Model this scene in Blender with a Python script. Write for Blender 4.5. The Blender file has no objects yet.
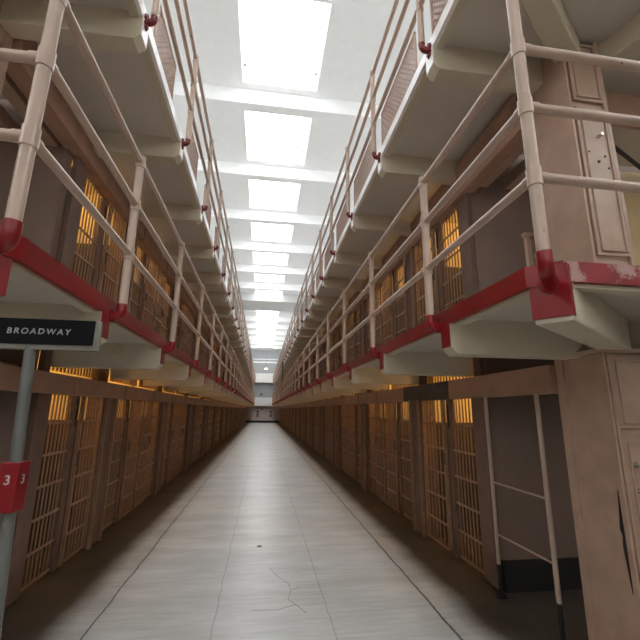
import bpy, math, random
from mathutils import Vector, Matrix
random.seed(7)
C = bpy.context.scene.collection
S = bpy.context.scene

# ------------------------------------------------------------------ camera
EYE = 1.65
cam_data = bpy.data.cameras.new('camera')
cam_data.sensor_width = 36.0
cam_data.lens = 392.5 / 640 * 36
cam_data.clip_start = 0.05
cam_data.clip_end = 300
cam = bpy.data.objects.new('camera', cam_data)
C.objects.link(cam)
yw, pt, rl = math.radians(8.06), math.radians(12.9647), math.radians(0.6104)
F = Vector((math.sin(yw) * math.cos(pt), math.cos(yw) * math.cos(pt), math.sin(pt)))
R = Vector((math.cos(yw), -math.sin(yw), 0))
U = R.cross(F)
R2 = R * math.cos(rl) + U * math.sin(rl)
U2 = -R * math.sin(rl) + U * math.cos(rl)
M = Matrix((R2, U2, -F)).transposed().to_4x4()
M.translation = Vector((0, 0, EYE))
cam.matrix_world = M
S.camera = cam

# ------------------------------------------------------------------ light
CEIL = 9.45
WALLX = 8.2
world = bpy.data.worlds.new('world')
S.world = world
world.use_nodes = True
bg = world.node_tree.nodes['Background']
bg.inputs['Color'].default_value = (1.0, 0.995, 0.99, 1)
bg.inputs['Strength'].default_value = 1.0
S.view_settings.view_transform = 'Standard'
S.view_settings.look = 'None'
S.view_settings.gamma = 1.0
S.view_settings.use_curve_mapping = False
S.view_settings.exposure = 2.97
S.cycles.diffuse_bounces = 8
S.cycles.max_bounces = 14
S.cycles.transparent_max_bounces = 16


def portal(loc, rot, sx, sy):
    """tells the renderer where daylight enters (window openings); gives no light itself"""
    l = bpy.data.lights.new('daylight_opening', 'AREA')
    l.shape = 'RECTANGLE'
    l.size, l.size_y = sx, sy
    l.cycles.is_portal = True
    o = bpy.data.objects.new('daylight_opening', l)
    o.location = loc
    o.rotation_euler = rot
    C.objects.link(o)


# ------------------------------------------------------------------ materials
MATS = {}


def mat(name, col, rough=0.6, metal=0.0, var=0.12, scale=6.0, second=None, blotch=0.0, blotch_scale=2.0, bump=0.0, spec=0.5):
    """painted surface: base colour, slight mottling, optional second colour coming through in worn patches"""
    m = bpy.data.materials.new(name)
    m.use_nodes = True
    nt = m.node_tree
    b = nt.nodes['Principled BSDF']
    b.inputs['Roughness'].default_value = rough
    b.inputs['Metallic'].default_value = metal
    b.inputs['Specular IOR Level'].default_value = spec
    tc = nt.nodes.new('ShaderNodeTexCoord')
    nz = nt.nodes.new('ShaderNodeTexNoise')
    nz.inputs['Scale'].default_value = scale
    nz.inputs['Detail'].default_value = 5
    nt.links.new(tc.outputs['Object'], nz.inputs['Vector'])
    r = nt.nodes.new('ShaderNodeValToRGB')
    r.color_ramp.elements[0].position = 0.3
    r.color_ramp.elements[1].position = 0.7
    r.color_ramp.elements[0].color = tuple(c * (1 - var) for c in col) + (1,)
    r.color_ramp.elements[1].color = tuple(min(1, c * (1 + var)) for c in col) + (1,)
    nt.links.new(nz.outputs['Fac'], r.inputs['Fac'])
    out = r.outputs['Color']
    if second:
        n2 = nt.nodes.new('ShaderNodeTexNoise')
        n2.inputs['Scale'].default_value = blotch_scale
        n2.inputs['Detail'].default_value = 8
        n2.inputs['Roughness'].default_value = 0.65
        nt.links.new(tc.outputs['Object'], n2.inputs['Vector'])
        r2 = nt.nodes.new('ShaderNodeValToRGB')
        r2.color_ramp.elements[0].position = 0.62 - blotch * 0.25
        r2.color_ramp.elements[1].position = 0.68 - blotch * 0.2
        nt.links.new(n2.outputs['Fac'], r2.inputs['Fac'])
        mx = nt.nodes.new('ShaderNodeMixRGB')
        nt.links.new(r2.outputs['Color'], mx.inputs['Fac'])
        nt.links.new(out, mx.inputs['Color1'])
        mx.inputs['Color2'].default_value = tuple(second) + (1,)
        out = mx.outputs['Color']
    nt.links.new(out, b.inputs['Base Color'])
    if bump:
        bp = nt.nodes.new('ShaderNodeBump')
        bp.inputs['Strength'].default_value = bump
        bp.inputs['Distance'].default_value = 0.01
        nt.links.new(nz.outputs['Fac'], bp.inputs['Height'])
        nt.links.new(bp.outputs['Normal'], b.inputs['Normal'])
    MATS[name] = m
    return m


PINK = mat('pink_beige_paint', (0.43, 0.29, 0.215), 0.42, var=0.10, second=(0.40, 0.25, 0.18), blotch=0.1, bump=0.15)
PIPE = mat('pipe_paint', (0.48, 0.35, 0.275), 0.29, var=0.07, scale=9, second=(0.08, 0.07, 0.07), blotch=-0.15, blotch_scale=14)
CREAM = mat('cream_paint', (0.60, 0.52, 0.40), 0.5, var=0.06, scale=2.5, second=(0.50, 0.43, 0.27), blotch=0.0, blotch_scale=1.2)
SOFFIT = mat('soffit_paint', (0.60, 0.545, 0.485), 0.6, var=0.05, scale=1.5)
RED = mat('red_paint', (0.25, 0.007, 0.010), 0.3, var=0.2, scale=5)
REDWORN = mat('worn_red_paint', (0.25, 0.012, 0.018), 0.4, var=0.2, second=(0.42, 0.24, 0.22), blotch=0.55, blotch_scale=9)
WHITEPINK = mat('skylit_white_edge_paint', (0.90, 0.87, 0.86), 0.3, var=0.05, second=(0.55, 0.30, 0.29), blotch=0.05, blotch_scale=1.3)  # upper edge paint, whitened further so its colour carries the grazing skylight
BROWN = mat('brown_steel_paint', (0.17, 0.105, 0.08), 0.55, var=0.15)
HOUSE = mat('housing_paint', (0.38, 0.225, 0.16), 0.5, var=0.10)
BARS = mat('bar_paint', (0.29, 0.175, 0.11), 0.42, var=0.2, scale=12)
DARKPLATE = mat('dark_plate', (0.06, 0.055, 0.055), 0.5, var=0.4)
BLACK = mat('black_paint', (0.012, 0.012, 0.012), 0.5)
WHITE = mat('white_ceiling_paint', (0.93, 0.935, 0.93), 0.7, var=0.02)
ENDPINK = mat('pale_pink_wall_paint', (0.62, 0.50, 0.46), 0.6, var=0.04)
ENDGREY = mat('grey_wall_paint', (0.45, 0.47, 0.48), 0.6, var=0.04)
UPPER = mat('upper_tier_paint', (0.52, 0.52, 0.50), 0.7, var=0.04)
HALLWALL = mat('hall_wall_paint', (0.50, 0.47, 0.40), 0.7, var=0.05)
SIGNGREY = mat('grey_pole_paint', (0.13, 0.13, 0.12), 0.35, var=0.05)
SIGNFRAME = mat('sign_frame_paint', (0.20, 0.18, 0.15), 0.5, var=0.05)
SIGNBLACK = mat('sign_black', (0.003, 0.003, 0.004), 0.7, spec=0.15)
LETTER = mat('sign_letter_grey', (0.36, 0.36, 0.36), 0.5, var=0.02)
BOXRED = mat('box_red', (0.21, 0.006, 0.010), 0.35, var=0.05)
CHROME = mat('worn_chrome', (0.5, 0.48, 0.45), 0.25, metal=0.9, var=0.1)
YELLOW = mat('yellowed_wall_paint', (0.80, 0.62, 0.36), 0.6, var=0.05)
MESHM = mat('mesh_paint', (0.50, 0.33, 0.25), 0.4, var=0.08)
STEEL = mat('dark_steel', (0.07, 0.06, 0.055), 0.5)

# two-tone cell interior: cream above, dark green-brown dado below
CELLM = bpy.data.materials.new('cell_two_tone_paint')
CELLM.use_nodes = True
nt = CELLM.node_tree
b = nt.nodes['Principled BSDF']
b.inputs['Roughness'].default_value = 0.6
tc = nt.nodes.new('ShaderNodeTexCoord')
sp = nt.nodes.new('ShaderNodeSeparateXYZ')
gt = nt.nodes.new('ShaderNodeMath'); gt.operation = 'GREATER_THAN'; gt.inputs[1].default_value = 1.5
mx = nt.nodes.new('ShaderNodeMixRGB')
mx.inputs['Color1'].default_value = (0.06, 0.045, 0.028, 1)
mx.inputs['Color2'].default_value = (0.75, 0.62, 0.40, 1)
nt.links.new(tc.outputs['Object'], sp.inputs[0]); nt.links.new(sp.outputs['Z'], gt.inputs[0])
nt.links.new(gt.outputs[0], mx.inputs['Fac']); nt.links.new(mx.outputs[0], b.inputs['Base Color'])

# glass: clear pane
GLASS = bpy.data.materials.new('clear_pane')
GLASS.use_nodes = True
nt = GLASS.node_tree
for n in list(nt.nodes):
    nt.nodes.remove(n)
o_ = nt.nodes.new('ShaderNodeOutputMaterial')
tr = nt.nodes.new('ShaderNodeBsdfTransparent'); tr.inputs[0].default_value = (0.96, 0.98, 1, 1)
gl = nt.nodes.new('ShaderNodeBsdfGlossy'); gl.inputs['Roughness'].default_value = 0.1
ms = nt.nodes.new('ShaderNodeMixShader'); ms.inputs[0].default_value = 0.04
nt.links.new(tr.outputs[0], ms.inputs[1]); nt.links.new(gl.outputs[0], ms.inputs[2]); nt.links.new(ms.outputs[0], o_.inputs[0])


def emis(name, col, s):
    m = bpy.data.materials.new(name)
    m.use_nodes = True
    b = m.node_tree.nodes['Principled BSDF']
    b.inputs['Emission Color'].default_value = (*col, 1)
    b.inputs['Emission Strength'].default_value = s
    return m


BULB = emis('warm_bulb', (1, 0.55, 0.18), 2.0)
LAMPYEL = emis('yellow_lamp', (1, 0.75, 0.3), 0.5)


def floor_material():
    m = bpy.data.materials.new('polished_concrete')
    m.use_nodes = True
    nt = m.node_tree
    N = nt.nodes
    L = nt.links.new
    b = N['Principled BSDF']
    tc = N.new('ShaderNodeTexCoord')
    sp = N.new('ShaderNodeSeparateXYZ'); L(tc.outputs['Object'], sp.inputs[0])

    def math_(op, a, bb=None):
        n = N.new('ShaderNodeMath'); n.operation = op
        for i, v in enumerate((a, bb)):
            if v is None: continue
            if isinstance(v, (int, float)): n.inputs[i].default_value = v
            else: L(v, n.inputs[i])
        return n.outputs[0]

    def noise(scale, mapscale=(1, 1, 1), detail=5, rough=0.6):
        mp = N.new('ShaderNodeMapping'); mp.inputs['Scale'].default_value = mapscale
        L(tc.outputs['Object'], mp.inputs[0])
        n = N.new('ShaderNodeTexNoise'); n.inputs['Scale'].default_value = scale
        n.inputs['Detail'].default_value = detail; n.inputs['Roughness'].default_value = rough
        L(mp.outputs[0], n.inputs['Vector'])
        return n.outputs['Fac']

    def ramp(f, p0, p1, c0, c1):
        r = N.new('ShaderNodeValToRGB')
        r.color_ramp.elements[0].position = p0; r.color_ramp.elements[1].position = p1
        r.color_ramp.elements[0].color = (*c0, 1); r.color_ramp.elements[1].color = (*c1, 1)
        L(f, r.inputs[0])
        return r.outputs[0]

    def mix(f, a, c, mode='MIX'):
        n = N.new('ShaderNodeMixRGB'); n.blend_type = mode
        for i, v in zip((0, 1, 2), (f, a, c)):
            if isinstance(v, float): n.inputs[i].default_value = v
            elif isinstance(v, tuple): n.inputs[i].default_value = (*v, 1)
            else: L(v, n.inputs[i])
        return n.outputs[0]
    base = ramp(noise(1.1, (0.6, 2.6, 1)), 0.35, 0.65, (0.46, 0.465, 0.445), (0.60, 0.605, 0.585))
    streak = ramp(noise(5, (0.5, 5, 1)), 0.3, 0.7, (0.78, 0.78, 0.78), (1, 1, 1))
    col = mix(1.0, base, streak, 'MULTIPLY')
    ochre = ramp(noise(0.9), 0.60, 0.72, (0, 0, 0), (0.5, 0.5, 0.5))
    col = mix(ochre, col, (0.40, 0.36, 0.24))
    # joints: three casting bays 0.93 m wide, cross joints every 3.09 m
    wob = math_('MULTIPLY', math_('SUBTRACT', noise(3.0), 0.5), 0.05)
    x = math_('ADD', sp.outputs['X'], wob)
    y = math_('ADD', sp.outputs['Y'], wob)

    def line(c, at, w):
        return math_('LESS_THAN', math_('ABSOLUTE', math_('SUBTRACT', c, at)), w)
    strong = math_('MAXIMUM', line(x, -1.24, 0.008), line(x, 1.54, 0.010))
    weak = math_('MAXIMUM', line(x, -0.31, 0.006), line(x, 0.62, 0.006))
    fr = math_('FRACT', math_('DIVIDE', math_('SUBTRACT', y, 5.38 - 30.9 + 1.545), 3.09))
    cross = math_('LESS_THAN', math_('ABSOLUTE', math_('SUBTRACT', fr, 0.5)), 0.0022)
    inside = math_('LESS_THAN', math_('ABSOLUTE', math_('SUBTRACT', sp.outputs['X'], 0.15)), 1.39)
    cross = math_('MULTIPLY', cross, inside)
    # floor colour turns dark brown past an uneven edge beside the cell fronts
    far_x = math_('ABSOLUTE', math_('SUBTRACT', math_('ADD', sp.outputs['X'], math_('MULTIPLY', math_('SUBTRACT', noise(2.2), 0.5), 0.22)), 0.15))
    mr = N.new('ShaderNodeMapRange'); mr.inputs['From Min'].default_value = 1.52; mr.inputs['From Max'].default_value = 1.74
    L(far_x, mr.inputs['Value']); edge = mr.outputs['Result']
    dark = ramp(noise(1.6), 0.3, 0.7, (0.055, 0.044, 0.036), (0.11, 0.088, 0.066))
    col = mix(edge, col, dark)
    col = mix(math_('MULTIPLY', math_('MAXIMUM', weak, cross), 0.45), col, (0.16, 0.16, 0.16))
    col = mix(math_('MULTIPLY', strong, 0.85), col, (0.04, 0.04, 0.04))
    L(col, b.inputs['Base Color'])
    rr = ramp(noise(2.5), 0.25, 0.75, (0.30, 0.30, 0.30), (0.42, 0.42, 0.42))
    L(rr, b.inputs['Roughness'])
    b.inputs['Specular IOR Level'].default_value = 0.45
    return m


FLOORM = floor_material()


# ------------------------------------------------------------------ mesh helpers
class MB:
    def __init__(s):
        s.v, s.f = [], []

    def box(s, x0, x1, y0, y1, z0, z1):
        x0, x1 = sorted((x0, x1)); y0, y1 = sorted((y0, y1)); z0, z1 = sorted((z0, z1))
        n = len(s.v)
        s.v += [(x0, y0, z0), (x1, y0, z0), (x1, y1, z0), (x0, y1, z0), (x0, y0, z1), (x1, y0, z1), (x1, y1, z1), (x0, y1, z1)]
        s.f += [[n + i for i in q] for q in ((0, 3, 2, 1), (4, 5, 6, 7), (0, 1, 5, 4), (1, 2, 6, 5), (2, 3, 7, 6), (3, 0, 4, 7))]
        return s

    def prism(s, poly, z0, z1):
        """vertical prism over a counter-clockwise outline"""
        if sum(a[0] * b[1] - b[0] * a[1] for a, b in zip(poly, poly[1:] + poly[:1])) < 0:
            poly = poly[::-1]
        n, k = len(s.v), len(poly)
        s.v += [(x, y, z0) for x, y in poly] + [(x, y, z1) for x, y in poly]
        s.f.append([n + i for i in range(k)][::-1]); s.f.append([n + k + i for i in range(k)])
        for i in range(k):
            j = (i + 1) % k
            s.f.append([n + i, n + j, n + k + j, n + k + i])
        return s

    def tube(s, pts, r, seg=10, caps=True):
        """round bar through points; r a number or one per point"""
        P = [Vector(p) for p in pts]
        rs = r if isinstance(r, (list, tuple)) else [r] * len(P)
        n = len(s.v)
        ref = None
        for i, p in enumerate(P):
            t = ((P[min(i + 1, len(P) - 1)] - p).normalized() + (p - P[max(i - 1, 0)]).normalized())
            t = t.normalized()
            if ref is None:
                ref = Vector((0, 0, 1)) if abs(t.z) < 0.9 else Vector((1, 0, 0))
                a = t.cross(ref).normalized()
            else:
                a = (a - t * a.dot(t)).normalized()
            c = t.cross(a)
            for k in range(seg):
                th = 2 * math.pi * k / seg
                s.v.append(tuple(p + (a * math.cos(th) + c * math.sin(th)) * rs[i]))
        for i in range(len(P) - 1):
            for k in range(seg):
                q = (k + 1) % seg
                s.f.append([n + i * seg + k, n + i * seg + q, n + (i + 1) * seg + q, n + (i + 1) * seg + k])
        if caps:
            s.f.append([n + k for k in range(seg)][::-1])
            s.f.append([n + (len(P) - 1) * seg + k for k in range(seg)])
        return s

    def beam(s, a, b_, w, z0, z1):
        """straight beam between two plan points, w wide"""
        d = Vector((b_[0] - a[0], b_[1] - a[1])).normalized() * (w / 2)
        nx, ny = -d.y, d.x
        return s.prism([(a[0] + nx, a[1] + ny), (a[0] - nx, a[1] - ny), (b_[0] - nx, b_[1] - ny), (b_[0] + nx, b_[1] + ny)], z0, z1)

    def build(s, name, m, parent=None, smooth=False, bevel=0.0, org=(0, 0, 0)):
        me = bpy.data.meshes.new(name)
        me.from_pydata([(v[0] - org[0], v[1] - org[1], v[2] - org[2]) for v in s.v], [], s.f)
        me.materials.append(m)
        if smooth:
            me.polygons.foreach_set('use_smooth', [True] * len(me.polygons))
        me.validate(); me.update()
        if smooth: me.set_sharp_from_angle(angle=math.radians(38))
        o = bpy.data.objects.new(name, me)
        C.objects.link(o)
        o.location = org
        if bevel:
            md = o.modifiers.new('soft_edges', 'BEVEL'); md.width = bevel; md.segments = 2; md.limit_method = 'ANGLE'
        if parent:
            o.parent = parent
            o.matrix_parent_inverse = Matrix.Translation(parent.location).inverted()
        return o


def thing(name, label, cat, loc=(0, 0, 0), group=None):
    o = bpy.data.objects.new(name, None)
    o.empty_display_size = 0.1
    C.objects.link(o); o.location = loc
    return tag(o, label, cat, group)


def tag(o, label, cat, group=None):
    o['label'] = label; o['category'] = cat
    if group: o['group'] = group
    return o


def struct(o):
    o['kind'] = 'structure'
    return o


def text_mesh(name, body, size, m, parent, matrix, shear=0.0, extr=0.0008, spacing=1.0, bold=0.0):
    cu = bpy.data.curves.new(name, 'FONT')
    cu.body = body; cu.size = size; cu.extrude = extr; cu.align_x = 'CENTER'; cu.align_y = 'CENTER'
    cu.shear = shear; cu.space_character = spacing; cu.offset = bold
    t = bpy.data.objects.new(name, cu)
    C.objects.link(t)
    bpy.context.view_layer.update()
    me = bpy.data.meshes.new_from_object(t)
    bpy.data.objects.remove(t)
    me.materials.clear(); me.materials.append(m)
    me.transform(matrix)
    o = bpy.data.objects.new(name, me); C.objects.link(o)
    if parent:
        o.parent = parent
        o.matrix_parent_inverse = Matrix.Translation(parent.location).inverted()
    return o


# ------------------------------------------------------------------ the setting
YB, YE = -7.0, 53.4          # wall behind the viewer, far wall
FR, FL = 2.28, -2.04         # cell fronts, pillar side and sign side
EDGE = {1: 1.29, -1: -1.05}  # gallery edges
RAILX = {1: 1.217, -1: -0.985}
FRONT = {1: FR, -1: FL}
Y0 = 1.60                    # near end of the galleries
YEND = 52.6
DECK = (2.37, 4.75)
BLOCK_END = 3.88

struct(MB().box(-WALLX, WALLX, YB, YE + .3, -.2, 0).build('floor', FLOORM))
SKL, SKR = -0.80, 1.02       # skylight sides
P = 3.08
wells = []
y = 8.25 - 2.2 - 5 * P
k = 0
while y < 50.5:
    a, b_ = y, y + 2.2
    if a > YB + .3:
        if (a + b_) / 2 < 25.9: wells.append((a, b_))
    y += P
wells.append((29.6, 50.6))
cb = MB()
T = 0.55                     # thickness of the roof round the wells
cb.box(-WALLX - .3, SKL, YB - .3, YE + .3, CEIL, CEIL + T)
cb.box(SKR, WALLX + .3, YB - .3, YE + .3, CEIL, CEIL + T)
prev = YB - .3
for a, b_ in wells:
    cb.box(SKL, SKR, prev, a, CEIL, CEIL + T)
    prev = b_
cb.box(SKL, SKR, prev, YE + .3, CEIL, CEIL + T)
struct(cb.build('ceiling', WHITE))
for i, (a, b_) in enumerate(wells):
    w = MB()
    w.box(SKL, SKR, a, a + .05, CEIL + T - .06, CEIL + T)
    w.box(SKL, SKR, b_ - .05, b_, CEIL + T - .06, CEIL + T)
    w.box(SKL, SKL + .05, a, b_, CEIL + T - .06, CEIL + T)
    w.box(SKR - .05, SKR, a, b_, CEIL + T - .06, CEIL + T)
    wo = struct(w.build('window_%d' % (i + 1), WHITE))
    MB().box(SKL, SKR, a, b_, CEIL + T, CEIL + T + .01).build('glass_pane', GLASS, wo)
    portal(((SKL + SKR) / 2, (a + b_) / 2, CEIL + T + .03), (0, 0, 0), SKR - SKL, b_ - a)
# cross beams under the ceiling
n = 0
y = 8.25 - 5 * P
while y < 51:
    if y > YB and not (26.3 < y < 28.9):
        deep = .42
        by = y + .18
        if y < 26:
            bm = MB().box(-WALLX, WALLX, by, by + .28, CEIL - deep, CEIL)
        else:       # ribs stop at the sides of the long far skylight
            bm = MB().box(-WALLX, SKL - .02, by, by + .28, CEIL - deep, CEIL).box(SKR + .02, WALLX, by, by + .28, CEIL - deep, CEIL)
        n += 1
        struct(bm.build('trim_%d' % n, WHITE, bevel=.02))
    y += P
n += 1
struct(MB().box(-WALLX, WALLX, 26.2, 28.9, CEIL - .55, CEIL).build('trim_%d' % n, mat('grey_white_paint', (0.62, 0.62, 0.61), 0.7, var=.03)))

# outer walls with a long clerestory on each side
ZW0, ZW1 = 6.6, 9.1
wn = len(wells)
for s, nm in ((1, 'right'), (-1, 'left')):
    wb = MB()
    x0, x1 = s * WALLX, s * (WALLX + .3)
    wb.box(x0, x1, YB - .3, YE + .3, 0, ZW0)
    wb.box(x0, x1, YB - .3, YE + .3, ZW1, CEIL)
    y = -5.0
    prev = YB - .3
    bays = []
    while y < 50:
        wb.box(x0, x1, prev, y, ZW0, ZW1)
        bays.append((y, y + 4.6)); prev = y + 4.6
        y += 6.16
    wb.box(x0, x1, prev, YE + .3, ZW0, ZW1)
    struct(wb.build('wall_%s' % nm, HALLWALL))
    for a, b_ in bays:
        wn += 1
        w = MB()
        for q in range(0, 7):
            yy = a + (b_ - a) * q / 6
            w.box(s * (WALLX + .1), s * (WALLX + .14), yy - .02, yy + .02, ZW0, ZW1)
        for q in range(0, 5):
            zz = ZW0 + (ZW1 - ZW0) * q / 4
            w.box(s * (WALLX + .1), s * (WALLX + .14), a, b_, zz - .02, zz + .02)
        wo = struct(w.build('window_%d' % wn, WHITE))
        MB().box(s * (WALLX + .115), s * (WALLX + .125), a, b_, ZW0, ZW1).build('glass_pane', GLASS, wo)
    portal((s * (WALLX + .33), (bays[0][0] + bays[-1][1]) / 2, (ZW0 + ZW1) / 2), (0, s * math.pi / 2, 0), ZW1 - ZW0, bays[-1][1] - bays[0][0])
# wall behind the viewer with three tall barred windows
wb = MB()
zb0, zb1 = 3.6, 6.6
edges = []
for c in (-5, 0, 5):
    edges.append((c - .7, c + .7))
prev = -WALLX
for a, b_ in edges:
    wb.box(prev, a, YB - .3, YB, 0, CEIL)
    wb.box(a, b_, YB - .3, YB, 0, zb0); wb.box(a, b_, YB - .3, YB, zb1, CEIL)
    prev = b_
wb.box(prev, WALLX, YB - .3, YB, 0, CEIL)
struct(wb.build('wall_back', HALLWALL))
for a, b_ in edges:
    wn += 1
    w = MB()
    for q in range(0, 7):
        xx = a + (b_ - a) * q / 6
        w.box(xx - .02, xx + .02, YB - .16, YB - .12, zb0, zb1)
    for q in range(0, 10):
        zz = zb0 + (zb1 - zb0) * q / 9
        w.box(a, b_, YB - .16, YB - .12, zz - .02, zz + .02)
    wo = struct(w.build('window_%d' % wn, WHITE))
    MB().box(a, b_, YB - .145, YB - .135, zb0, zb1).build('glass_pane', GLASS, wo)
    portal(((a + b_) / 2, YB - .33, (zb0 + zb1) / 2), (-math.pi / 2, 0, 0), b_ - a, zb1 - zb0)

# far wall
struct(MB().box(-WALLX, WALLX, YE, YE + .3, 0, 2.25).build('wall_far_lower', ENDPINK))
struct(MB().box(-WALLX, WALLX, YE, YE + .3, 2.25, CEIL).build('wall_far', ENDGREY))
struct(MB().box(-WALLX, WALLX, YE - .04, YE, 0, .28).build('baseboard_far', BLACK))

# cell block masses: end walls, tops, backs (the cells themselves stand inside)
BX = 5.6
for s, nm in ((1, 'right'), (-1, 'left')):
    f = FRONT[s]
    fx = f + s * .05
    wb = MB()
    wb.box(fx, s * BX, BLOCK_END, BLOCK_END + .12, .27, 7.1)                 # end wall facing the viewer
    wb.box(s * (abs(f) + 2.5), s * BX, BLOCK_END + .12, YE, 0, 7.1)         # service core behind the cells
    struct(wb.build('wall_block_%s' % nm, mat('block_wall_paint_' + nm, (0.20, 0.13, 0.10), 0.6, var=.08, scale=2)))
    struct(MB().box(f + s * .05, s * BX, BLOCK_END - .02, YE, 4.83, 7.1).build('wall_upper_tier_%s' % nm, UPPER))
    struct(MB().box(fx + s * .01, s * BX, BLOCK_END - .02, BLOCK_END + .12, 0, .27).build('baseboard_%s' % nm, BLACK))

# ------------------------------------------------------------------ galleries
ORD = ['first', 'second', 'third', 'fourth', 'fifth', 'sixth', 'seventh', 'eighth', 'ninth', 'tenth', 'eleventh', 'twelfth', 'thirteenth', 'fourteenth']
SIDE = {1: 'panelled cabinet', -1: 'BROADWAY sign'}
D = 1.54
POSTS = {
    (1, 0): [1.484, 2.71, 4.28] + [1.24 + D * i for i in range(3, 33)],
    (-1, 0): [1.552, 2.79, 4.35] + [1.33 + D * i for i in range(3, 33)],
    (1, 1): [1.484, 2.59, 4.06] + [2.484 + D * i for i in range(2, 32)],
    (-1, 1): [1.552, 2.69, 4.17] + [2.636 + D * i for i in range(2, 32)],
}
CH = .12


def outline(s, inset=0.0):
    e = EDGE[s] + s * inset
    y0 = Y0 + inset
    xo = s * (WALLX - .02)
    c = CH
    if s < 0:       # rounded corner
        corner = [(e - .0, y0 + .16), (e - .02, y0 + .09), (e - .06, y0 + .035), (e - .13, y0)]
    else:
        corner = [(e, y0 + c), (e + c, y0)]
    return [(FRONT[s] + s * .04, YEND), (e, YEND)] + corner + [(xo, y0), (xo, BLOCK_END - .1), (FRONT[s] + s * .04, BLOCK_END - .1)]


def gallery(s, tier):
    z = DECK[tier]
    e = EDGE[s]; f = FRONT[s]
    g = thing('gallery_walkway', ('red-edged' if tier == 0 else 'pale-edged') + ' concrete walkway, ' + ('lower' if tier == 0 else 'upper') + ' one on the %s side' % SIDE[s], 'walkway', (e, Y0, z))
    deck = MB().prism(outline(s, .012), z - .075, z - .006)
    deck.build('deck', SOFFIT, g)
    fm = RED if tier == 0 else WHITEPINK
    # edge band following the outline, from far end to corner, then across
    pts = [p for p in outline(s)[1:-2]]
    inn = [p for p in outline(s, .03)[1:-2]]
    fb = MB()
    npts = len(pts)
    for i in range(npts - 2):
        fb.prism([pts[i], pts[i + 1], inn[i + 1], inn[i]], z - .11, z)
    fb.build('edge_band', fm, g)
    i = npts - 2
    MB().prism([pts[i], pts[i + 1], inn[i + 1], inn[i]], z - .105, z - .002).build('edge_band', REDWORN if tier == 0 else WHITEPINK, g)
    lip = MB()
    o2 = outline(s, .03)[1:-2]; o3 = outline(s, .10)[1:-2]
    for i in range(npts - 1):
        lip.prism([o2[i], o2[i + 1], o3[i + 1], o3[i]], z - .125, z - .07)
    lip.build('soffit_lip', CREAM, g)
    for k, py in enumerate(POSTS[(s, tier)]):
        if py > YEND - .2: break
        if k == 0:
            MB().beam((f + s * .66, Y0 + .05), (f + s * .40, 2.50), .10, z - .28, z - .07).build('bracket', CREAM, g, bevel=.01)
        if k == 0:      # corner bracket runs diagonally back to the cabinet
            a = (e + s * .075, Y0 + .055); b_ = (f + s * .16, 2.40)
            br = MB().beam(a, b_, .17, z - .30, z - .07)
            # cream foot beyond the red end
            bo = br.build('bracket', CREAM, g, bevel=.012)
            d = Vector((b_[0] - a[0], b_[1] - a[1])).normalized()
            a2 = (a[0] - d.x * .012, a[1] - d.y * .012); a3 = (a[0] + d.x * .03, a[1] + d.y * .03)
            if s < 0:
                a3 = (a[0] + d.x * .02, a[1] + d.y * .02)
            MB().beam(a2, a3, .178, z - .275, z - .02).build('bracket_end', RED if tier == 0 else WHITEPINK, bo)
            continue
        if k == 0: continue
        yb = py - .08 if tier == 0 else py + .02
        bd = MB()
        n0 = len(bd.v)
        # beam with a chamfered toe
        x1, x2 = e + s * .002, f + s * .05
        zb, zt = z - .325, z - .07
        prof = [(x1, zt), (x1, zb + .045), (x1 + s * .05, zb), (x2, zb), (x2, zt)]
        w = .072
        for yy in (yb - w, yb + w):
            bd.v += [(px, yy, pz) for px, pz in prof]
        nf = len(prof)
        bd.f.append(list(range(nf))); bd.f.append([nf + i for i in range(nf)][::-1])
        for i in range(nf):
            j = (i + 1) % nf
            bd.f.append([i, i + nf, j + nf, j])
        bo = bd.build('bracket', CREAM, g)
        if tier == 0:
            MB().box(e - s * .004, e + s * .012, yb - w * .9, yb + w * .9, z - .27, z - .105).build('bracket_end', RED, bo)
        else:
            MB().box(e - s * .004, e + s * .012, yb - w * .9, yb + w * .9, z - .27, z - .105).build('bracket_end', WHITEPINK, bo)
    return g


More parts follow.
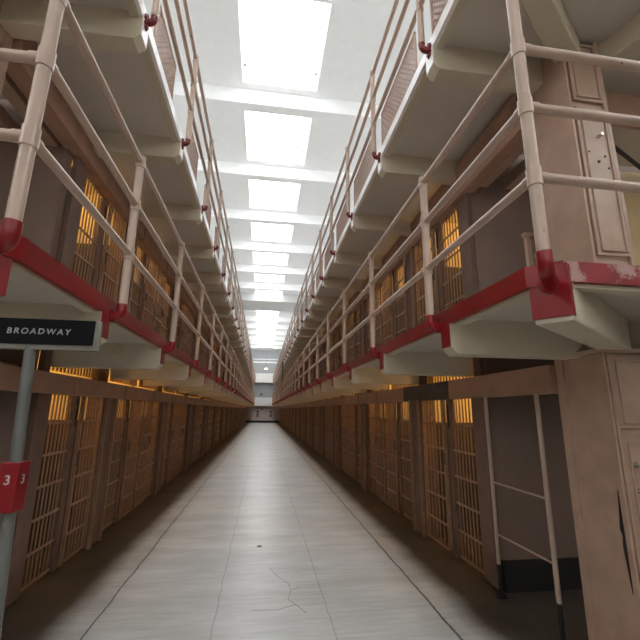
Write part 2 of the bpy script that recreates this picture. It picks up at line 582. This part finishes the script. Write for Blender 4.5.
def railing(s, tier):
    z = DECK[tier]
    rx = RAILX[s]; e = EDGE[s]
    zr = (z + .355, z + .74, z + 1.09)
    zel = z - .075
    r = thing('gallery_railing', 'pink-beige pipe railing of three rails, on the %s walkway, %s side' % (('lower' if tier == 0 else 'upper'), SIDE[s]), 'railing', (rx, POSTS[(s, tier)][0], z))
    xo = s * (WALLX - .05)
    yc = POSTS[(s, tier)][0]
    for h in zr:
        MB().tube([(rx, YEND, h), (rx, yc, h)], .0235, 12).build('rail', PIPE, r, smooth=True)
        MB().tube([(rx, yc, h), (xo, yc, h)], .0245, 12).build('cross_rail', PIPE, r, smooth=True)
    posts = POSTS[(s, tier)]
    for k, py in enumerate(posts):
        if py > YEND - .15: break
        seg = 16 if k < 4 else (10 if k < 12 else 6)
        po = MB().tube([(rx, py, zel + .03), (rx, py, zr[2] if (k or tier) else DECK[1] - .08)], .029, seg).build('post', PIPE, r, smooth=True)
        if k < 14:
            for h in zr:
                c = MB()
                c.tube([(rx, py, h - .05), (rx, py, h - .048), (rx, py, h + .043), (rx, py, h + .045)], [.030, .0345, .0345, .030], seg)
                c.tube([(rx, py - (.055 if k else 0), h), (rx, py + .055, h)], .0275, seg)
                if k == 0:
                    c.tube([(rx, py, h), (rx + s * .06, py, h)], .028, seg)
                c.build('tee_fitting', PIPE, po, smooth=True)
        # elbow from the edge band up into the post
        el = MB()
        ER = (.034 if k == 0 else .032) if tier == 0 else .027
        FLR = (.052 if k == 0 else .045) if tier == 0 else .030
        if k == 0:
            far = (e + s * .08, Y0 + .055)
            dn = Vector((far[0] - rx, far[1] - py)).normalized(); dx, dy = dn.x, dn.y
        else:
            dx, dy = s, 0
            far = (e + s * .01, py)
        A = [(far[0], far[1], zel - .03)]
        q = Vector((rx, py, 0)); dd = Vector((dx, dy, 0))
        for t in range(0, 6):
            th = math.pi / 2 * t / 5
            p = q + dd * (.04 * (1 - math.sin(th)))
            A.append((p.x, p.y, zel - .03 + .04 * (1 - math.cos(th))))
        A.append((rx, py, zel + .055))
        el.tube(A, ER, max(8, seg))
        # flange on the band
        fd = Vector(far + (0,)) 
        fpt = fd - dd * (.010 if k else .012)
        el.tube([(fpt.x - dd.x * .012, fpt.y - dd.y * .012, zel - .03), (fpt.x + dd.x * .015, fpt.y + dd.y * .015, zel - .03)], FLR, max(8, seg))
        if tier == 1:
            el.tube([(fpt.x, fpt.y, zel - .09), (fpt.x, fpt.y, zel + .03)], .026, max(8, seg))
        if k < 3:
            side = Vector((-dy, dx, 0)) if k else Vector((-dd.y, dd.x, 0))
            for a_ in (45, 135, 225, 315):
                c_ = Vector((fpt.x, fpt.y, zel - .03)) + side * (.036 * math.cos(math.radians(a_))) + Vector((0, 0, .036 * math.sin(math.radians(a_))))
                el.tube([tuple(c_ - dd * .022), tuple(c_)], .010, 6)
        el.build('elbow', RED if tier == 0 else ELBOWRED, po, smooth=True)
    if tier == 1:       # expanded-metal infill panels between the posts
        for k in range(len(posts) - 1):
            a, b_ = posts[k], posts[k + 1]
            if b_ > YEND - .3: break
            if s > 0: a += .36
            else: a += .32; b_ -= .45
            if k > 12:
                pass
            mesh_panel(a, b_, e + s * .035, z + .02, z + .52, coarse=(k > 8)).build('mesh_infill', MESHM, r)
    return r


def mesh_panel(y0, y1, x, z0, z1, coarse=False):
    """diamond expanded metal: crossing diagonal strips inside a frame"""
    m = MB()
    t = .008
    for a, b_, c, d in ((y0, y1, z0, z0 + .02), (y0, y1, z1 - .02, z1), (y0, y0 + .02, z0, z1), (y1 - .02, y1, z0, z1)):
        m.box(x - .01, x + .01, a, b_, c, d)
    st = .06 if not coarse else .12
    w = .024 if not coarse else .048
    H = z1 - z0
    W = y1 - y0
    sl = 1.1        # rise over run
    for sg in (1, -1):
        u = -H / sl
        while u < W:
            ya, yb_ = u, u + H / sl
            za, zb = (0, H) if sg > 0 else (H, 0)
            # clip to the panel
            pa, pb = Vector((ya, za)), Vector((yb_, zb))
            dv = pb - pa
            t0 = max(0, (0 - ya) / dv.x); t1 = min(1, (W - ya) / dv.x)
            if t1 > t0 + .02:
                p0 = pa + dv * t0; p1 = pa + dv * t1
                nx = Vector((-dv.y, dv.x)).normalized() * (w / 2)
                n_ = len(m.v)
                for xx in (x - .003, x + .003):
                    for p_ in (p0 + nx, p0 - nx, p1 - nx, p1 + nx):
                        m.v.append((xx, y0 + min(max(p_.x, 0), W), z0 + min(max(p_.y, 0), H)))
                m.f += [[n_ + i for i in q] for q in ((0, 1, 2, 3), (7, 6, 5, 4), (0, 4, 5, 1), (1, 5, 6, 2), (2, 6, 7, 3), (3, 7, 4, 0))]
            u += st
    return m


ELBOWRED = mat('dark_red_paint', (0.17, 0.012, 0.012), 0.4, var=0.1)
for s in (1, -1):
    for tier in (0, 1):
        gallery(s, tier)
        railing(s, tier)


# ------------------------------------------------------------------ prison cells
def bars(m, y0, y1, z0, z1, x, s, n, rb=.0088):
    for i in range(n):
        yy = y0 + (y1 - y0) * (i + .5) / n
        m.tube([(x, yy, z0), (x, yy, z1)], rb, 6, caps=False)


def cell(s, length, kind, HH):
    """one cell built with its near edge at local y = 0, floor at z = 0, front plane x = 0, going to +x*s; kind 'near' or 'far' of a pair"""
    root = bpy.data.objects.new('prison_cell', None)
    root.empty_display_size = .1
    C.objects.link(root)
    root.location = (0, 0, 0)
    H0, HT = 1.81, 2.285
    L = length
    mir = (kind == 'far')

    def Y(a, b_):
        return (a, b_) if not mir else (L - b_, L - a)
    # inner shell
    sh = MB()
    x0, x1 = s * .16, s * 2.48
    sh.box(x1, x1 + s * .03, 0, L, 0, HT)
    sh.box(x0, x1, 0, .04, 0, HT); sh.box(x0, x1, L - .04, L, 0, HT)
    sh.box(x0, x1, .04, L - .04, HT - .03, HT)
    sh.box(x0, x1, .04, L - .04, 0, .02)
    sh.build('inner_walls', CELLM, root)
    # fixed grille
    g = MB()
    a, b_ = Y(.12, .64)
    bars(g, a, b_, .05, H0 + .02, s * .03, s, 7)
    for h in (.06, .33, .62, .91, 1.20, 1.50):
        g.box(s * .012, s * .024, a, b_, h - .012, h + .012)
    g.build('fixed_grille', BARS, root)
    # stiles and plates
    st = MB()
    a, b_ = Y(0, .12); st.box(0, s * .16, a, b_, 0.02, H0 + .02)
    a, b_ = Y(.64, .745); st.box(s * .0, s * .07, a, b_, .02, H0 + .02)
    st.build('frame', BROWN, root, bevel=.004)
    a, b_ = Y(L - .06, L)
    MB().box(s * .01, s * .16, a, b_, .02, H0 + .02).build('jamb', BROWN, root)
    # sliding door
    d = MB()
    a, b_ = Y(.755, L - .07)
    bars(d, a + .03, b_ - .03, .06, H0 + .02, -s * .02, s, 6)
    for h in (.07, .33, .62, .91, 1.20, 1.50):
        d.box(-s * .038, -s * .026, a, b_, h - .012, h + .012)
    d.box(-s * .038, -s * .004, a, a + .028, .04, H0 + .03)
    d.box(-s * .038, -s * .004, b_ - .028, b_, .04, H0 + .03)
    do = d.build('sliding_door', BARS, root)
    a, b_ = Y(.765, .80)
    MB().box(-s * .05, -s * .036, a, b_, 1.02, 1.16).build('lock_plate', STEEL, do)
    a, b_ = Y(.68, .71)
    MB().box(-s * .006, s * .004, a, b_, 1.45, 1.74).build('lever_slot', BLACK, root)
    # transom bars above the housing
    tb = MB()
    bars(tb, .06, L - .06, 2.02, 2.29, s * .10, s, 16, rb=.012)
    tb.build('transom_grille', BARS, root)
    if kind != 'near':      # heavy channel post beyond this cell
        a, b_ = L, L + PW
        po = MB().box(-s * .03, s * .16, a, b_, .0, H0).build('channel_post', BROWN, root, bevel=.006)
        MB().box(-s * .07, -s * .03, a, a + .03, 0, H0).build('guard_strip', BARS, po)
        MB().box(-s * .07, -s * .03, b_ - .03, b_, 0, H0).build('guard_strip', BARS, po)
        MB().box(s * .10, s * .16, a, b_, 1.8, 2.285).build('post_head', BROWN, po)
    if kind == 'first':     # outer jamb at the open end of the block
        MB().box(0, s * .05, -.12, 0, 0.02, 2.285).build('end_jamb', BROWN, root)
    # bulb under the cell ceiling
    MB().tube([(s * .9, L / 2, HT - .03), (s * .9, L / 2, HT - .06), (s * .9, L / 2, HT - .11), (s * .9, L / 2, HT - .14)], [.03, .04, .04, .02], 8).build('ceiling_bulb', BULB, root, smooth=True)
    return root


def copy_tree(o, parent=None):
    c = o.copy()
    C.objects.link(c)
    if parent: c.parent = parent
    for ch in list(o.children):
        copy_tree(ch, c)
    return c


PW = .36
LC = (3.08 - PW) / 2


def cell_lamp(s, f, y, z, power):
    l = bpy.data.lights.new('cell_lamp_light', 'POINT')
    l.energy = power; l.color = (1, .56, .14); l.shadow_soft_size = .05
    o = bpy.data.objects.new('cell_lamp_light', l)
    C.objects.link(o)
    o.location = (f + s * .9, y, z + 1.98)


FIRST = {1: (4.02, 1.50), -1: (4.13, 1.39)}     # near edge and width of the first cell on each side
HZ = {(1, 0): (1.80, 2.02, .055), (1, 1): (1.80, 2.21, .055), (-1, 0): (1.78, 1.97, .08), (-1, 1): (1.88, 2.21, .08)}


def housings(s, tier, z, hh):
    f = FRONT[s]
    hb, hh, pr_ = HZ[(s, tier)]
    y, i = 4.57, 0
    proto = None
    while y < 52.0:
        dark = (s > 0 and tier == 0 and i == 0)
        if proto is None or dark:
            o = MB().box(-s * pr_, s * .09, 0, 1.528, hb, hh).build('lock_housing', DARKPLATE if dark else HOUSE, bevel=.005)
            sm = MB().box(-s * (pr_ + .003), s * .08, 1.522, 1.542, hb - .002, hh + .002).build('seam', STEEL, o)
            if not dark: proto = o
        else:
            o = copy_tree(proto)
        o.location = (f, y, z)
        if dark: lab = 'dark weathered lock housing over the nearest floor-level cell, panelled cabinet side'
        elif i < 12: lab = 'long brown lock housing, %s from the open end, over %s cells, %s side' % (ORD[i], TIERNAME[tier], SIDE[s])
        else: lab = 'distant brown lock housing over the far %s cells, %s side' % (TIERNAME[tier], SIDE[s])
        tag(o, lab, 'lock housing', ('%s lock housings on the %s side' if i < 12 else 'distant %s lock housings on the %s side') % (TIERNAME[tier], SIDE[s]))
        y += 1.54; i += 1


TIERNAME = {0: 'floor-level', 1: 'walkway-level'}
for s in (1, -1):
    f = FRONT[s]
    for tier in (0, 1):
        hh_ = (2.02, 2.20)[tier]
        protos = {'first': cell(s, FIRST[s][1], 'first', hh_), 'near': cell(s, LC, 'near', hh_), 'far': cell(s, LC, 'far', hh_)}
        used = set()
        z = (0, DECK[0])[tier]
        housings(s, tier, z, hh_)
        items = [('first', FIRST[s][0])]
        k = 0
        while 5.52 + 3.08 * k + PW + 2 * LC < 52.6:
            y0 = 5.52 + 3.08 * k + PW
            items += [('near', y0), ('far', y0 + LC)]
            k += 1
        pil = {}
        for idx, (kind, y) in enumerate(items):
            if kind in used: o = copy_tree(protos[kind])
            else: o = protos[kind]; used.add(kind)
            o.location = (f, y, z)
            if idx < 12:
                nm = 'cell nearest the open end' if idx == 0 else '%s cell from the open end' % ORD[idx]
                extra = ', bright amber top' if idx == 0 else ''
                lab = 'barred %s %s, %s side%s' % (TIERNAME[tier], nm, SIDE[s], extra)
                tag(o, lab, 'prison cell', '%s cells on the %s side' % (TIERNAME[tier], SIDE[s]))
            else:
                tag(o, 'narrow-looking barred cell in the distant stretch of %s row, %s side' % (TIERNAME[tier], SIDE[s]), 'prison cell', 'distant %s cells on the %s side' % (TIERNAME[tier], SIDE[s]))
            if True:
                cy = y + (.70 if kind == 'first' else LC / 2)
                pw = (1.7 if s < 0 and tier == 0 else 2.3) if idx == 0 else (1.9 if idx < 3 else 1.5)
                cell_lamp(s, f, cy, z, pw)

# the parts just added to 'first' cells were built in cell coordinates: keep them local
for o in list(C.objects):
    if o.parent and o.parent.name.startswith('prison_cell'):
        o.matrix_parent_inverse = Matrix.Identity(4)
        for c in o.children: c.matrix_parent_inverse = Matrix.Identity(4)

# housings and beams carried on past the block end to the cabinets (over the passage)
for s in (1, -1):
    f = FRONT[s]
    for tier in (0, 1):
        z = (0, DECK[0])[tier]
        tag(MB().box(f - s * HZ[(s, tier)][2], f + s * .09, 2.81, 4.56, z + HZ[(s, tier)][0], z + HZ[(s, tier)][1]).build('passage_beam', HOUSE, bevel=.006),
            'brown beam over the passage opening beside the cabinet, %s, %s side' % (TIERNAME[tier], SIDE[s]), 'beam')
        for j, xx in enumerate((.14, .48)):
            tag(MB().box(f + s * xx, f + s * (xx + .12), 2.81, BLOCK_END - .01, z + 1.88, z + 2.02).build('ceiling_joist', PINK),
                '%s wooden joist in from the %s passage beam, %s side' % (ORD[j], TIERNAME[tier], SIDE[s]), 'joist', 'joists over the passages')
        tag(MB().box(f + s * .34, s * 5.4, 2.64, 2.78, z + 1.92, z + 2.16).build('cross_beam', HOUSE),
            'brown cross beam running out behind the cabinet, %s, %s side' % (TIERNAME[tier], SIDE[s]), 'beam')


# ------------------------------------------------------------------ lock control cabinets (panelled pillars)
def cabinet(s, tier):
    f = FRONT[s]
    z0 = (0, DECK[0])[tier]
    z1 = z0 + (2.055 if tier == 0 else 2.27)
    y0, y1 = (2.36 if tier == 0 else 2.31), 2.80
    w = .335 if tier == 1 else .36
    name = 'lock_cabinet'
    lab = {(1, 0): 'tall pink-beige panelled cabinet standing on the floor with a black scrape up its edge',
           (1, 1): 'panelled pink-beige cabinet standing on the lower walkway behind the corner post',
           (-1, 0): 'panelled cabinet standing on the floor on the BROADWAY sign side',
           (-1, 1): 'panelled cabinet on the lower walkway above the BROADWAY sign'}[(s, tier)]
    c = thing(name, lab, 'cabinet', (f, y0, z0))
    fx = f
    X = lambda a: f + s * a
    MB().box(X(0), X(w), y0 + .02, y1, z0, z1).build('body', PINK, c, bevel=.004)
    # stiles along the side face
    MB().box(X(-.012), X(.0), y1 - .075, y1, z0, z1).build('edge_strip', PINK, c, bevel=.002)
    # front frame
    fr = MB()
    fr.box(X(-.004), X(.016), y0 - .006, y0 + .03, z0, z1)
    fr.box(X(w - .035), X(w), y0 - .006, y0 + .03, z0, z1)
    fr.build('corner_moulding', PINK, c, bevel=.004)
    if tier == 0:
        MB().box(X(.020), X(.040), y0 - .016, y0 + .03, z0, z1).build('bead_moulding', PINK, c, bevel=.006)
    if tier == 0:
      top = MB().box(X(-.02), X(w + .02), y0 - .03, y1 + .0, z1, z1 + .035)
      top.build('cornice', PINK, c, bevel=.008)
    # doors with raised panels

    def door(za, zb, knob=None, handle=None):
        xa, xb = (.050, w - .036) if tier == 0 else (.042, w - .022)
        d = MB().box(X(xa), X(xb), y0 - .004, y0 + .03, za, zb).build('door', PINK, c, bevel=.003)
        m_ = .028
        pm = MB()
        for (a, b_, cc, dd) in ((xa + m_, xb - m_, za + m_, za + m_ + .014), (xa + m_, xb - m_, zb - m_ - .014, zb - m_), (xa + m_, xa + m_ + .014, za + m_, zb - m_), (xb - m_ - .014, xb - m_, za + m_, zb - m_)):
            pm.box(X(a), X(b_), y0 - .016, y0 - .002, cc, dd)
        pm.build('panel_moulding', PINK, d, bevel=.004)
        if knob:
            kx, kz = knob
            MB().tube([(X(kx), y0 - .004, kz), (X(kx), y0 - .02, kz), (X(kx), y0 - .03, kz), (X(kx), y0 - .045, kz)], [.018, .010, .016, .012], 12).build('knob', CHROME, d, smooth=True)
        if handle:
            hx, za_, zb_ = handle
            h = MB().tube([(X(hx), y0 - .004, zb_), (X(hx), y0 - .03, zb_), (X(hx + .022), y0 - .045, zb_ - .015), (X(hx + .022), y0 - .045, za_ + .015), (X(hx), y0 - .03, za_), (X(hx), y0 - .004, za_)], .007, 8)
            for zz in (za_, zb_):
                h.tube([(X(hx), y0 - .004, zz), (X(hx), y0 - .014, zz)], .017, 12)
            h.build('handle', CHROME, d, smooth=True)
    if tier == 0:
        door(z0 + 1.555, z1 - .02)
        door(z0 + .08, z0 + 1.49, handle=(.115, z0 + 1.17, z0 + 1.33))
        if s > 0:
            sc = MB()
            pts = [(1.17, .004), (1.08, .012), (1.0, .02), (.94, .028), (.90, .016), (.84, .024), (.76, .018), (.68, .012), (.58, .004)]
            n0 = len(sc.v)
            for zz, ww in pts:
                sc.v += [(f - .0035, y0 + .034, z0 + zz), (f - .0035, y0 + .034 + ww, z0 + zz), (f + .002, y0 + .034, z0 + zz), (f + .002, y0 + .034 + ww, z0 + zz)]
            for i in range(len(pts) - 1):
                q = 4 * i
                sc.f += [[q, q + 1, q + 5, q + 4], [q, q + 4, q + 6, q + 2], [q + 1, q + 3, q + 7, q + 5]]
            so = sc.build('paint_scrape', BLACK, c); so['label'] = 'black scrape where paint is gone'
    else:
        door(z0 + 1.68, z1 - .03)
        door(z0 + .38, z0 + 1.62, knob=(.20, z0 + 1.36))
        h = MB()
        for (hx, hz, hr) in ((.17, 1.14, .012), (.23, 1.19, .008), (.245, 1.09, .007), (.10, 1.22, .006)):
            h.tube([(X(hx), y0 - .010, z0 + hz), (X(hx), y0, z0 + hz)], hr, 8)
        h.build('bolt_hole', BLACK, c)
    return c


for s in (1, -1):
    for tier in (0, 1):
        cabinet(s, tier)

# ------------------------------------------------------------------ pipe barrier in the passage, cabinet side
pb = thing('pipe_barrier', 'thin pipe barrier with black feet across the passage before the brown end wall', 'barrier', (2.25, 3.0, 0))
for (yy, r_) in ((3.03, .019), (3.80, .017)):
    po = MB().tube([(2.25, yy, .27), (2.25, yy, 1.80)], r_, 12).build('post', PIPE, pb, smooth=True)
    fo = MB().tube([(2.25, yy, 0), (2.25, yy, .012), (2.25, yy, .012), (2.25, yy, .27)], [.05, .05, r_ * .95, r_ * .95], 12).build('foot', BLACK, po, smooth=True)
for zz in (.53, .99):
    MB().tube([(2.25, 3.03, zz), (2.25, 3.80, zz)], .009, 8).build('crossbar', PIPE, pb, smooth=True)

# yellowed wall and handrail seen past the upper cabinet
tag(MB().box(3.55, 5.55, BLOCK_END - .03, BLOCK_END - .005, DECK[0] + .01, DECK[1] - .1).build('wall_panel', YELLOW), 'yellowed wall panel behind the upper cabinet, past the brown cross beam', 'wall panel')
hr = thing('stair_handrail', 'dark sloping handrail in front of the yellowed wall panel', 'handrail', (3.6, 3.5, DECK[0]))
MB().tube([(3.25, 3.2, 4.72), (4.6, 3.2, 3.66)], .02, 8).build('rail', STEEL, hr, smooth=True)
for q in (.15, .85):
    px, py, pz = 3.25 + 1.35 * q, 3.2, 4.72 - 1.06 * q
    MB().tube([(px, py, DECK[0]), (px, py, pz)], .014, 8).build('post', STEEL, hr, smooth=True)
# small stand on the walkway beside the corner post
sd = thing('pipe_stand', 'small pink-beige pipe stand on the walkway just beyond the corner post', 'stand', (2.2, 2.95, DECK[0]))
for xx in (2.31, 2.72):
    MB().box(xx - .02, xx + .02, 2.98, 3.02, DECK[0], DECK[0] + .83).build('leg', PINK, sd)
MB().box(2.275, 2.755, 2.975, 3.025, DECK[0] + .83, DECK[0] + .865).build('top_bar', PINK, sd)
MB().tube([(2.31, 3.0, DECK[0] + .62), (2.72, 3.0, DECK[0] + .80)], .012, 8).build('brace', PINK, sd)

# ------------------------------------------------------------------ BROADWAY sign on its pole
base = Vector((-.745, 1.50, 0))
st = thing('street_sign', 'black BROADWAY sign with grey frame on a grey pole carrying a red number box', 'sign', (-.745, 1.47, 0))
lean = Vector((-.085, 0, 1.86))
foot = Vector((-.715, 1.47, 0))
topp = foot + lean
MB().tube([tuple(foot), tuple(topp)], .0175, 16).build('pole', SIGNGREY, st, smooth=True)
MB().tube([tuple(foot), tuple(foot + Vector((0, 0, .015)))], .14, 24).build('base_plate', SIGNGREY, st)
# board: plane facing the viewer, dropping slightly to the right as in the photo
xl, xr = -1.16, -.575
bd = MB().box(xl, xr, 1.455, 1.472, 1.843, 1.948).build('board_frame', SIGNFRAME, st, bevel=.003)
MB().box(xl, xr - .020, 1.449, 1.456, 1.861, 1.9485).build('board_face', SIGNBLACK, bd)
RX = Matrix.Rotation(math.pi / 2, 4, 'X')
text_mesh('lettering', 'BROADWAY', .0285, LETTER, st, Matrix.Translation((-.771, 1.4485, 1.904)) @ RX, shear=.08, spacing=1.38, bold=.0002)
# red box with the number 3 on two faces
bx = thing('number_box', 'red box marked 3 fixed on the grey sign pole', 'sign', (-.79, 1.44, 1.3))
pc = Vector((-.780, 1.467, 0))
ang = math.radians(-3)
bm = MB().box(-.029, .029, -.029, .029, 1.330, 1.478).build('box_body', BOXRED, None, bevel=.002)
RZ = Matrix.Translation((pc.x, pc.y - .0, 0)) @ Matrix.Rotation(ang, 4, 'Z')
bm.data.transform(RZ)
bm.parent = bx; bm.matrix_parent_inverse = Matrix.Translation(bx.location).inverted()
text_mesh('numeral', '3', .040, LETTER, bx, RZ @ Matrix.Translation((0, -.0295, 1.425)) @ RX, bold=.0006)
text_mesh('numeral', '3', .040, LETTER, bx, RZ @ Matrix.Rotation(math.pi / 2, 4, 'Z') @ Matrix.Translation((0, -.0295, 1.425)) @ RX, bold=.0006)
text_mesh('numeral', '3', .040, LETTER, bx, RZ @ Matrix.Rotation(-math.pi / 2, 4, 'Z') @ Matrix.Translation((0, -.0295, 1.425)) @ RX, bold=.0006)

# ------------------------------------------------------------------ far end
for tier, (za, zb) in enumerate(((2.15, 3.22), (5.15, 6.35))):
    w = thing('bridge_walkway', 'white solid-fronted %s bridge across the far end of the hall' % ('lower' if tier == 0 else 'upper'), 'bridge', (.12, YEND + .05, za))
    MB().box(-2.0, 2.25, YEND + .02, YEND + .12, za, zb).build('parapet', WHITE, w)
    MB().box(-2, 2.2, YEND + .12, YE - .01, za, za + .12).build('deck', SOFFIT, w)
for xx, nm in ((-.55, 'BROADWAY sign'), (1.15, 'panelled cabinet')):
    v = thing('wall_vent', 'dark square vent over a grey grille low on the far wall, %s side' % nm, 'vent', (xx, YE - .05, .9))
    MB().box(xx - .12, xx + .12, YE - .05, YE, 1.28, 1.52).build('opening', BLACK, v)
    MB().box(xx - .16, xx + .16, YE - .04, YE, .70, 1.20).build('grille', SIGNFRAME, v)
tag(MB().box(-.75, 1.4, YE - .10, YE - .02, 1.82, 1.90).build('wall_conduit', BROWN), 'thin dark conduit across the pink far wall above the vents', 'conduit')
tag(MB().box(-.10, .10, YE - .08, YE, 1.62, 1.76).build('wall_plate', BROWN), 'small brown plate on the pink far wall between the vents', 'plate')
tag(MB().box(-.28, -.08, YE - .12, YE, 3.5, 3.75).build('speaker_box', BLACK), 'small dark box on the grey far wall above the lower bridge', 'box')
lp = thing('ceiling_lamp', 'small yellow lamp above the upper bridge at the far end', 'lamp', (.3, 51.5, 6.8))
MB().tube([(.3, 51.5, 6.75), (.3, 51.5, 6.82), (.3, 51.5, 6.95)], [.22, .26, .05], 16).build('shade', LAMPYEL, lp, smooth=True)
MB().tube([(.3, 51.5, 6.95), (.3, 51.5, 9.4)], .012, 6).build('stem', STEEL, lp)
for k, zz in enumerate((7.75, 8.15)):
    tag(MB().tube([(-WALLX, 52.3, zz), (WALLX, 52.3, zz)], .09 if k == 0 else .06, 10).build('overhead_pipe', WHITE, smooth=True), '%s white pipe crossing before the grey far wall under the ceiling' % ('thicker lower' if k == 0 else 'thinner upper'), 'pipe')
tag(MB().tube([(1.215, 25.9, DECK[0]), (1.215, 25.9, DECK[1] - .05)], .04, 10).build('steel_column', STEEL, smooth=True), 'slim dark column rising from the lower walkway edge far down the cabinet side', 'column')

# hairline cracks in the concrete
for pts in ([(.15, 4.72), (.22, 4.50), (.33, 4.30), (.34, 4.16), (.42, 4.22)], [(.34, 4.16), (.30, 3.98), (.36, 3.88), (.44, 3.72)], [(.36, 3.88), (.20, 3.80), (-.02, 3.82)]):
    ck = MB()
    for p, q in zip(pts, pts[1:]):
        ck.beam(p, q, .0045, -.002, .0012)
    struct(ck.build('floor_crack', SIGNFRAME))

# floor drain
dr = tag(MB().tube([(.04, 5.42, .0), (.04, 5.42, .004)], .032, 16).build('floor_drain', STEEL), 'small dark drain cap set in the middle of the grey floor', 'drain')
